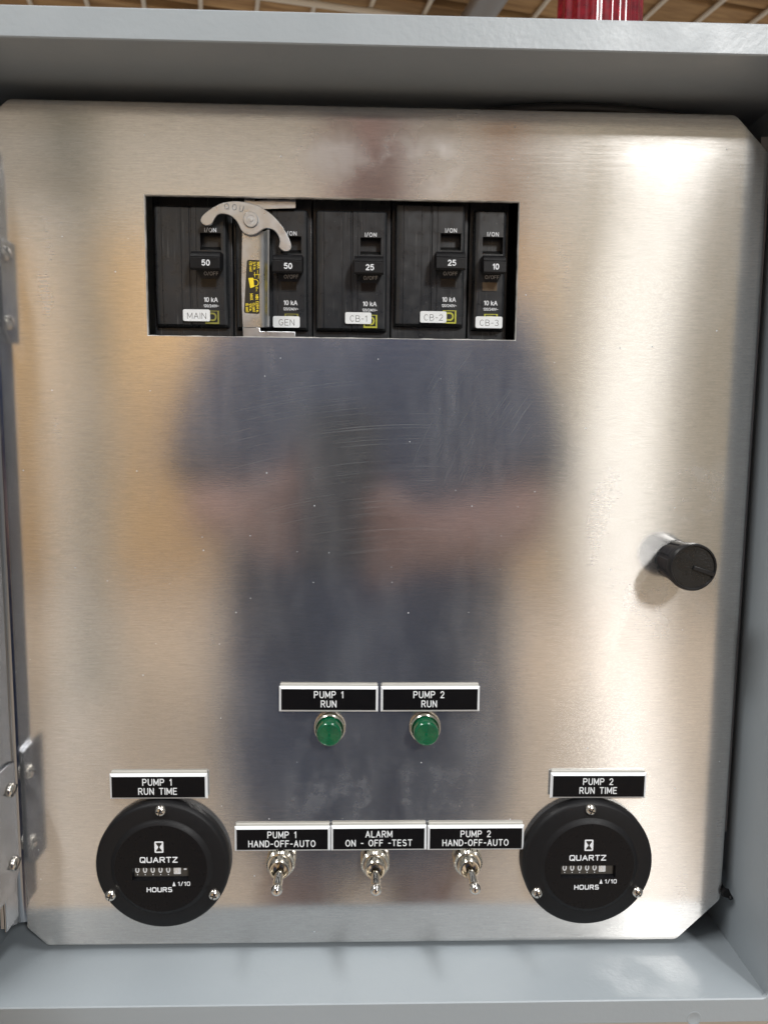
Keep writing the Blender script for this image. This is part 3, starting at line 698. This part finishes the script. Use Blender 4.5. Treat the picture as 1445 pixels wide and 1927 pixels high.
nameplate(34.2, 83.6, -201.4, -214.6, [('PUMP 2', -.2), ('HAND-OFF-AUTO', -.2)], 'black nameplate engraved PUMP 2 HAND-OFF-AUTO above the right toggle switch')

# ------------------------------------------------------------------ pilot lights
def pilot(x, z, label):
    p = thing('pilot_light', (x, 0, z), label, 'pilot light', 'green pilot lights')
    MB().lathe([(7.9, -.02), (7.9, -1.0), (7.75, -2.4), (7.4, -3.2), (7.0, -3.5), (6.6, -3.4), (6.35, -2.8), (6.35, -1)], 56).build('bezel', M['nickel'], p, smooth=35)
    pr = [(6.25, -1.5), (6.2, -8.6), (6.1, -9.3), (5.7, -10.0), (5.25, -10.3)]
    r = 5.0
    while r > .6: pr += [(r, -10.12), (r-.4, -10.26)]; r -= .8
    pr += [(0.01, -10.2)]
    MB().lathe(pr, 56).build('lens', M['green'], p, smooth=28)
pilot(-15.6, -149.8, 'green pilot light, left of the two, under PUMP 1 RUN nameplate')
pilot(32.1, -149.7, 'green pilot light, right of the two, under PUMP 2 RUN nameplate')

# ------------------------------------------------------------------ toggle switches
def toggle(x, z, label, tilt):
    p = thing('toggle_switch', (x, 0, z), label, 'switch', 'toggle switches along the bottom')
    n = 84
    kn = lambda r, a, y: r*(1+(.045 if int(round(a/(2*PI)*n)) % 2 else -.012) if r > 6.6 else 1)
    MB().lathe([(6.9, -.02), (7.0, -.4), (7.0, -4.6), (6.2, -5.5), (5.4, -5.6)], n, rad=kn).build('knurled_nut', M['nickel'], p, smooth=25)
    MB().lathe([(5.5, -4.8), (5.5, -8.6), (5.2, -9.6), (4.7, -10.2), (4.1, -10.3), (3.7, -9.8), (3.3, -7.5), (0.01, -7.0)], 48).build('bushing', M['nickel'], p, smooth=40)
    pr = [(1.8, -7.2), (2.1, -10), (2.3, -15), (2.35, -20), (2.32, -23.0)]
    for k in range(0, 10):
        a = math.radians(-32+k*122/9); pr.append((max(.01, 2.75*math.cos(a)), -25.1-2.75*math.sin(a)))
    o_ = MB().lathe(pr, 32).build('lever', M['chrome'], p, smooth=60)
    o_.rotation_euler = tilt
toggle(-40.3, -220.3, 'leftmost chrome toggle switch, under the PUMP 1 HAND-OFF-AUTO nameplate', (0.01, 0, .02))
toggle(7.6, -220.8, 'chrome toggle switch under the ALARM nameplate, middle of three', (0, 0, 0))
toggle(55.1, -220.6, 'rightmost chrome toggle switch, under the PUMP 2 HAND-OFF-AUTO nameplate', (0, 0, .01))

# ------------------------------------------------------------------ hour meters
def meter(cx, cz, R0, label, digits_shift, blur_x, dash):
    p = thing('hour_meter', (cx, 0, cz), label, 'hour meter', 'round quartz hour meters')
    MB().lathe([(R0, -.02), (R0, -3.2), (R0-.3, -4.4), (R0-1.0, -5.3), (R0-1.9, -5.8), (25.6, -6.0), (25.2, -6.1), (24.6, -6.6), (23.2, -7.6), (22.9, -7.7)], 96, open_=True).build('flange', M['meter'], p, smooth=35)
    # face with a sunken counter window
    n = 96; yF = -7.7; r = 22.9; x0, x1, z0, z1 = -14.3, 13.6, -6.2, .6; zm = -2.8
    cp = lambda a: (r*math.cos(a), yF, r*math.sin(a)); a0 = math.asin(zm/r)
    up_ = [cp(a0+(PI-2*a0)*k/48) for k in range(49)]; dn = [cp(PI-a0+(PI+2*a0)*k/48) for k in range(49)]
    mb = MB()
    mb.add(up_+[(x0, yF, zm), (x0, yF, z1), (x1, yF, z1), (x1, yF, zm)], [tuple(range(53))])
    mb.add(dn+[(x1, yF, zm), (x1, yF, z0), (x0, yF, z0), (x0, yF, zm)], [tuple(range(53))])
    q = [(x0, z0), (x1, z0), (x1, z1), (x0, z1)]
    mb.loops([[(x, yF, z) for x, z in q], [(x+(.5 if x < 0 else -.5), yF+2.2, z+(.9 if z < 0 else -.1)) for x, z in q]])
    fc = mb.build('face', M['meterface'], p)
    ct = MB().box(x0+.3, x1-.3, yF+2.2, yF+3.5, z0, z1).build('counter', M['display'], p)
    yD = yF+2.19
    for k in range(5):
        lettering(ct, '0', -12.4+digits_shift+k*3.85, -1.75, 2.9, yD, M['white'], .22, .95, name='digit')
        MB().prism([(-12.3+digits_shift+k*3.85+dx, -4.35+dz) for dx, dz in ((-.3, -.25), (.3, -.25), (.2, .25), (-.2, .25))], yD, yD-.04).build('dot', M['white'], ct)
    MB().prism(rrect(blur_x-1.8, blur_x+1.7, -4.1, -.2, .3, 2), yD, yD-.06).build('tenths_drum', M['white'], ct)
    lettering(ct, '6', blur_x-.5, -2.1, 3.0, yD-.07, M['greyprint'], .2, .9, name='digit')
    if dash: MB().prism(rrect(blur_x+3.2, blur_x+4.6, -1.9, -1.1, .2, 2), yD, yD-.05).build('dash', M['white'], ct)
    # print
    ic = MB().prism(rrect(-2.9, 1.5, 8.6, 14.6, .5, 3), yF-.01, yF-.06).build('hourglass_print', M['white'], p)
    MB().prism([(-2.1, 9.3), (.7, 9.3), (.7, 9.9), (-.35, 11.4), (-.35, 11.8), (.7, 13.3), (.7, 13.9), (-2.1, 13.9), (-2.1, 13.3), (-1.05, 11.8), (-1.05, 11.4), (-2.1, 9.9)], yF-.06, yF-.09).build('hourglass_shape', M['ink'], ic)
    lettering(p, 'QUARTZ', -1.0, 4.8, 2.55, yF, M['white'], .22, 1.28, .30, e=4.5)
    lettering(p, 'HOURS', -1.0, -11.1, 2.15, yF, M['white'], .23, 1.22, .32, e=4.5)
    lettering(p, '1/10', 11.3, -8.0, 1.9, yF, M['white'], .20, 1.25, .34, e=4.5)
    MB().prism([(5.5, -9.2), (7.1, -9.2), (6.6, -7.6), (6.3, -6.7), (6.0, -7.6)], yF-.01, yF-.06).build('pointer_print', M['white'], p)
    for k in range(3):
        a = math.radians(90+120*k); sx, sz = 29.75*math.cos(a), 29.75*math.sin(a)
        s = MB().lathe([(2.95, -5.7), (2.95, -6.3), (2.6, -7.1), (1.8, -7.8), (1.0, -8.1), (.01, -8.15)], 28, 0, sx, sz).build('screw', M['screw'], p, smooth=50)
        cr = MB(); b0 = random.uniform(0, PI/2)
        for bb in (b0, b0+PI/2):
            d = (math.cos(bb), math.sin(bb)); nn = (-d[1], d[0])
            cr.prism([(sx+d[0]*u*1.7+nn[0]*v*.3, sz+d[1]*u*1.7+nn[1]*v*.3) for u, v in ((-1, -1), (1, -1), (1, 1), (-1, 1))], -7.2-(.01 if bb > b0 else 0), -8.17-(.02 if bb > b0 else 0))
        cr.build('cross_recess', M['breakerdark'], s)
meter(-99.4, -220.4, 33.6, 'round black hour meter left of the toggle switches, counter ending in a dash', 0.0, 7.6, True)
meter(116.3, -220.9, 33.6, 'round black hour meter right of the toggle switches', .4, 7.4, False)

# ------------------------------------------------------------------ latch knob
kb = thing('latch_knob', (155.2, 0, -63.9), 'black fluted plastic knob on the right of the panel', 'knob')
def flute(r, a, y):
    if y < -16 or r < 9: return r
    q = (a*9/(2*PI)) % 1.0
    return r*(1.0 if .12 < q < .88 else .94)
MB().lathe([(8.59, -0.02), (8.59, -1.2), (9.83, -1.4), (10.17, -7), (10.73, -13), (10.9, -15.6), (10.85, -16.3), (11.3, -16.6), (11.41, -17.8), (11.3, -20), (10.85, -20.8), (10.28, -20.8), (9.94, -20)], 108, rad=flute, open_=True).build('body', M['black'], kb, smooth=30)
MB().lathe([(10.2, -20.0), (4, -19.7), (.01, -19.6)], 48).build('textured_face', M['grit'], kb, smooth=60)
d = Vector((math.cos(math.radians(-19)), math.sin(math.radians(-19)))); nn = Vector((-d.y, d.x))
MB().prism([tuple(d*u+nn*v) for u, v in ((0, -1.0), (10.3, -1.0), (10.3, 1.0), (0, 1.0))], -19.3, -21.0).build('pointer', M['black'], kb, bevel=.25)

# ------------------------------------------------------------------ black cable behind the panel's top edge
pts = [(22, 10, 138), (45, 9, 145.5), (70, 8, 149.0), (95, 7.5, 150.4), (118, 8, 150.2), (140, 8.5, 148.6), (158, 9, 146), (178, 12, 139)]
pp = [(p[0]-95, p[1]-8, p[2]-148) for p in pts]
def spline(p, n=6):
    out = []; P = [Vector(q) for q in p]
    for i in range(len(P)-1):
        a, b_, c_, d_ = P[max(i-1, 0)], P[i], P[i+1], P[min(i+2, len(P)-1)]
        for k in range(n):
            t_ = k/n; out.append(.5*((2*b_)+(-a+c_)*t_+(2*a-5*b_+4*c_-d_)*t_*t_+(-a+3*b_-3*c_+d_)*t_**3))
    return [tuple(q) for q in out]+[p[-1]]
co = MB().tube(spline(pp), 2.2, 12).build('cable', M['rubber'], smooth=60, loc=(95, 8, 148))
tag(co, 'black cable bulging over the top edge of the brushed panel', 'cable')

# ------------------------------------------------------------------ red beacon on top of the enclosure
be = thing('alarm_beacon', (124.6, 62, IZ1+t), 'red plastic alarm beacon standing on top of the grey enclosure', 'beacon')
def rib(r, a, z):
    q = (a*16/(2*PI)) % 1.0; return r*(1+.035*math.cos(2*PI*q))
def zlathe(prof, n, rad=None):
    return [[((rad(r, 2*PI*i/n, z) if rad else r)*math.cos(2*PI*i/n), (rad(r, 2*PI*i/n, z) if rad else r)*math.sin(2*PI*i/n), z) for i in range(n)] for r, z in prof]
mb = MB(); mb.loops(zlathe([(22.4, 18), (22.0, 24), (21.5, 70), (21, 92), (16, 102), (6, 106)], 128, rib), 0, True, True); mb.build('lens', M['red'], be, smooth=60)
mb = MB(); mb.loops(zlathe([(14, 19), (12, 60), (5, 90)], 12), 0, True, True); mb.build('reflector', M['redcore'], be)
mb = MB(); mb.loops(zlathe([(27, 0), (27, 14), (25, 18)], 64), 0, True, True); mb.build('base', M['black'], be, smooth=35)

# ------------------------------------------------------------------ wire shelf overhead with a pallet on it
yaw = math.radians(11.4)
sh = thing('wire_shelf', (0, 640, 560), 'pale wire mesh shelf overhead behind the enclosure', 'shelf', rot=(0, 0, yaw))
rod = None
me_rod = None
for i in range(-9, 16):
    x = i*74+20
    if me_rod is None:
        o_ = MB().tube([(0, -500, 0), (0, 900, 0)], 3.2, 10).build('wire', M['wire'], sh, smooth=60); me_rod = o_.data
    else:
        o_ = bpy.data.objects.new('wire', me_rod); COL.objects.link(o_); o_.parent = sh
    o_.location = Vector((x, 0, 0))*MM
me_rod = None
for y in (-430, -310, -130, 62, 190, 310, 430):
    if me_rod is None:
        o_ = MB().tube([(-800, 0, 0), (1300, 0, 0)], 4.2, 10).build('cross_wire', M['wire'], sh, smooth=60); me_rod = o_.data
    else:
        o_ = bpy.data.objects.new('cross_wire', me_rod); COL.objects.link(o_); o_.parent = sh
    o_.location = Vector((0, y, -7.5))*MM
pl = thing('wooden_pallet', (0, 640, 564), 'brown weathered wooden pallet boards lying on the overhead wire shelf', 'pallet', rot=(0, 0, yaw+.03))
for i in range(9):
    y0 = -470+i*104
    MB().box(-800, 1300, 0, 88+random.uniform(-6, 6), 0, 18).build('board', M['wood'], pl, bevel=1.5, loc=(random.uniform(-40, 40), y0, random.uniform(0, 2)))
MB().box(-800, 1300, -500, 520, 70, 90).build('gap_blocker', M['wood'], pl, bevel=1.5)  # added sheet above the boards, blocks world light so their gaps stay dark
cd = MB().tube([(0, -300, 0), (0, 700, 0)], 19, 24).build('steel_tube', M['conduit'], smooth=60, loc=(150, 610, 520))
cd.rotation_euler = (0, 0, yaw); tag(cd, 'dull grey steel tube running under the overhead wire shelf', 'tube')

# ------------------------------------------------------------------ the photographer, seen as a blurred reflection in the panel
PX, PY = 8, -770
person = thing('person', (PX, PY, -1250), 'person in navy shirt and khaki trousers reflected in the panel, holding a phone', 'person')
def skin_mesh(name, mat, V, Eg, parent, sub=2, roots=(0,)):
    me = bpy.data.meshes.new(name)
    me.from_pydata([tuple(Vector(v[:3])*MM) for v in V], Eg, []); me.materials.append(mat)
    o_ = bpy.data.objects.new(name, me); COL.objects.link(o_); o_.parent = parent
    o_.modifiers.new('skin', 'SKIN')
    for i, sv in enumerate(me.skin_vertices[0].data):
        r = V[i][3]; r = r if isinstance(r, tuple) else (r, r); sv.radius = (r[0]*MM, r[1]*MM); sv.use_root = i in roots
    s = o_.modifiers.new('subdivision', 'SUBSURF'); s.levels = sub; s.render_levels = sub
    o_.modifiers['skin'].use_smooth_shade = True
    return o_
# joints relative to the person's feet (z=0 floor); +y towards the panel
V = [(0, 0, 960, (150, 105)), (0, 0, 1120, (140, 100)), (0, 5, 1290, (150, 105)), (0, 0, 1390, (95, 75)), (0, 5, 1460, (58, 58)), (0, 15, 1530, (62, 70)), (0, 30, 1600, (74, 92)), (0, 25, 1690, (66, 80)),
     (-175, 0, 1375, 58), (-212, 100, 1125, 46), (-115, 350, 1150, 30), (-92, 395, 1165, 30),          # left arm: shoulder, elbow, wrist, palm
     (195, 0, 1375, 58), (222, 110, 1118, 46), (50, 350, 1130, 30), (18, 392, 1150, 32),
     (-95, 0, 900, 82), (-110, 20, 500, 58), (-115, 0, 90, 44), (-118, 90, 35, 34), (-120, 160, 28, 26),
     (95, 0, 900, 82), (110, 20, 500, 58), (115, 0, 90, 44), (118, 90, 35, 34), (120, 160, 28, 26)]
Eg = [(0,1),(1,2),(2,3),(3,4),(4,5),(5,6),(6,7),(3,8),(8,9),(9,10),(10,11),(3,12),(12,13),(13,14),(14,15),(0,16),(16,17),(17,18),(18,19),(19,20),(0,21),(21,22),(22,23),(23,24),(24,25)]
def finger(base, pts, r):
    i0 = base
    for k, p in enumerate(pts):
        V.append((*p, r*(1-.12*k))); Eg.append((i0, len(V)-1)); i0 = len(V)-1
# fingers wrap the edges of the phone
for k in range(4):
    z = 1190-k*21
    finger(11, [(-98, 415, z), (-84, 428, z+2), (-66, 426, z+3)], 9)
finger(11, [(-80, 380, 1195), (-68, 383, 1225), (-60, 386, 1245)], 10)
for k in range(4):
    z = 1172-k*21
    finger(15, [(24, 415, z), (10, 428, z+2), (-8, 426, z+3)], 9)
finger(15, [(8, 378, 1180), (0, 382, 1210), (-8, 386, 1230)], 10)
body = skin_mesh('body', M['skin'], V, Eg, person)
# shirt, trousers, hair, shoes
sv_ = [(0, 0, 540, (262, 180)), (0, 0, 760, (258, 175)), (0, 0, 900, (250, 165)), (0, 0, 1080, (232, 150)), (0, 5, 1280, (200, 134)), (0, 0, 1385, (120, 88)), (0, 5, 1425, (70, 66)),
       (-185, 2, 1370, 86), (-205, 60, 1210, 86), (-214, 80, 1145, 82), (200, 2, 1370, 86), (215, 60, 1210, 86), (226, 84, 1140, 82)]
skin_mesh('shirt', M['navy'], sv_, [(0,1),(1,2),(2,3),(3,4),(4,5),(5,6),(4,7),(7,8),(8,9),(4,10),(10,11),(11,12)], person)
tv = [(0, -20, 930, (120, 90)), (-92, -20, 820, 75), (-105, -10, 500, 72), (-115, 0, 110, 70), (92, -20, 820, 75), (105, -10, 500, 72), (115, 0, 110, 70)]
skin_mesh('trousers', M['khaki'], tv, [(0,1),(1,2),(2,3),(0,4),(4,5),(5,6)], person)
skin_mesh('hair', M['hair'], [(0, -15, 1640, (78, 88)), (0, 10, 1700, (72, 84)), (0, 12, 1735, (52, 62))], [(0,1),(1,2)], person)
for s in (-1, 1):
    skin_mesh('shoe', M['shoe'], [(s*115, -30, 45, 46), (s*117, 60, 42, 46), (s*120, 170, 32, 40), (s*121, 215, 28, 30)], [(0,1),(1,2),(2,3)], person)
for s in (-1, 1):
    MB().lathe([(.01, 128), (9, 124), (13, 116), (9, 108)], 16, 0, s*31, 1618).build('eye', M['hair'], person, smooth=60)
MB().loops([[(s*14, 110, 1575), (0, 138, 1580), (-s*14, 110, 1575), (0, 105, 1570)] if True else 0 for s in (1,)]+[[(9, 112, 1622), (0, 122, 1622), (-9, 112, 1622), (0, 106, 1622)]], 0, True, True).build('nose', M['skin'], person, smooth=70)

ph = bpy.data.objects.new('phone', None); COL.objects.link(ph); tag(ph, 'dark smartphone held up by the person reflected in the panel', 'phone')
ph.location = CAM_POS; ph.rotation_euler = CAM_ROT.to_euler()
mb = MB(); o_ = rrect(-78+18, 18, -145, 18, 9, 5)
mb.loops([[(x, z, 12.5) for x, z in o_], [(x, z, 5.0) for x, z in o_]], 0, True, True)
mb.build('case', M['phone'], ph, bevel=.8)
for lz in (0, -24, -48): MB().loops([[(7.5*math.cos(2*PI*i/28), lz+7.5*math.sin(2*PI*i/28), q) for i in range(28)] for q in (5.0, 3.6)], 0, True, True).build('lens_ring', M['chrome'], ph)

# things in the room that colour the reflection
def post(name, x, y, w, d, z1, mat, label):
    m_ = MB(); th = 8
    for a in ((-w/2, w/2, -d/2, -d/2+th), (-w/2, w/2, d/2-th, d/2), (-th/2, th/2, -d/2+th, d/2-th)):
        m_.box(a[0], a[1], a[2], a[3], 0, z1+1250)
    m_.box(-w*.8, w*.8, -d*.8, d*.8, .1, 14)
    o_ = m_.build(name, mat, loc=(x, y, -1250)); tag(o_, label, 'post'); return o_
post('steel_post', -1280, -3100, 150, 150, 2600, M['postgreen'], 'grey green steel post reflected as a faint stripe at left')
post('rack_post', 640, -3300, 160, 120, 2400, M['postorange'], 'orange rack post reflected as a faint stripe right of centre')
S.render.film_transparent = False
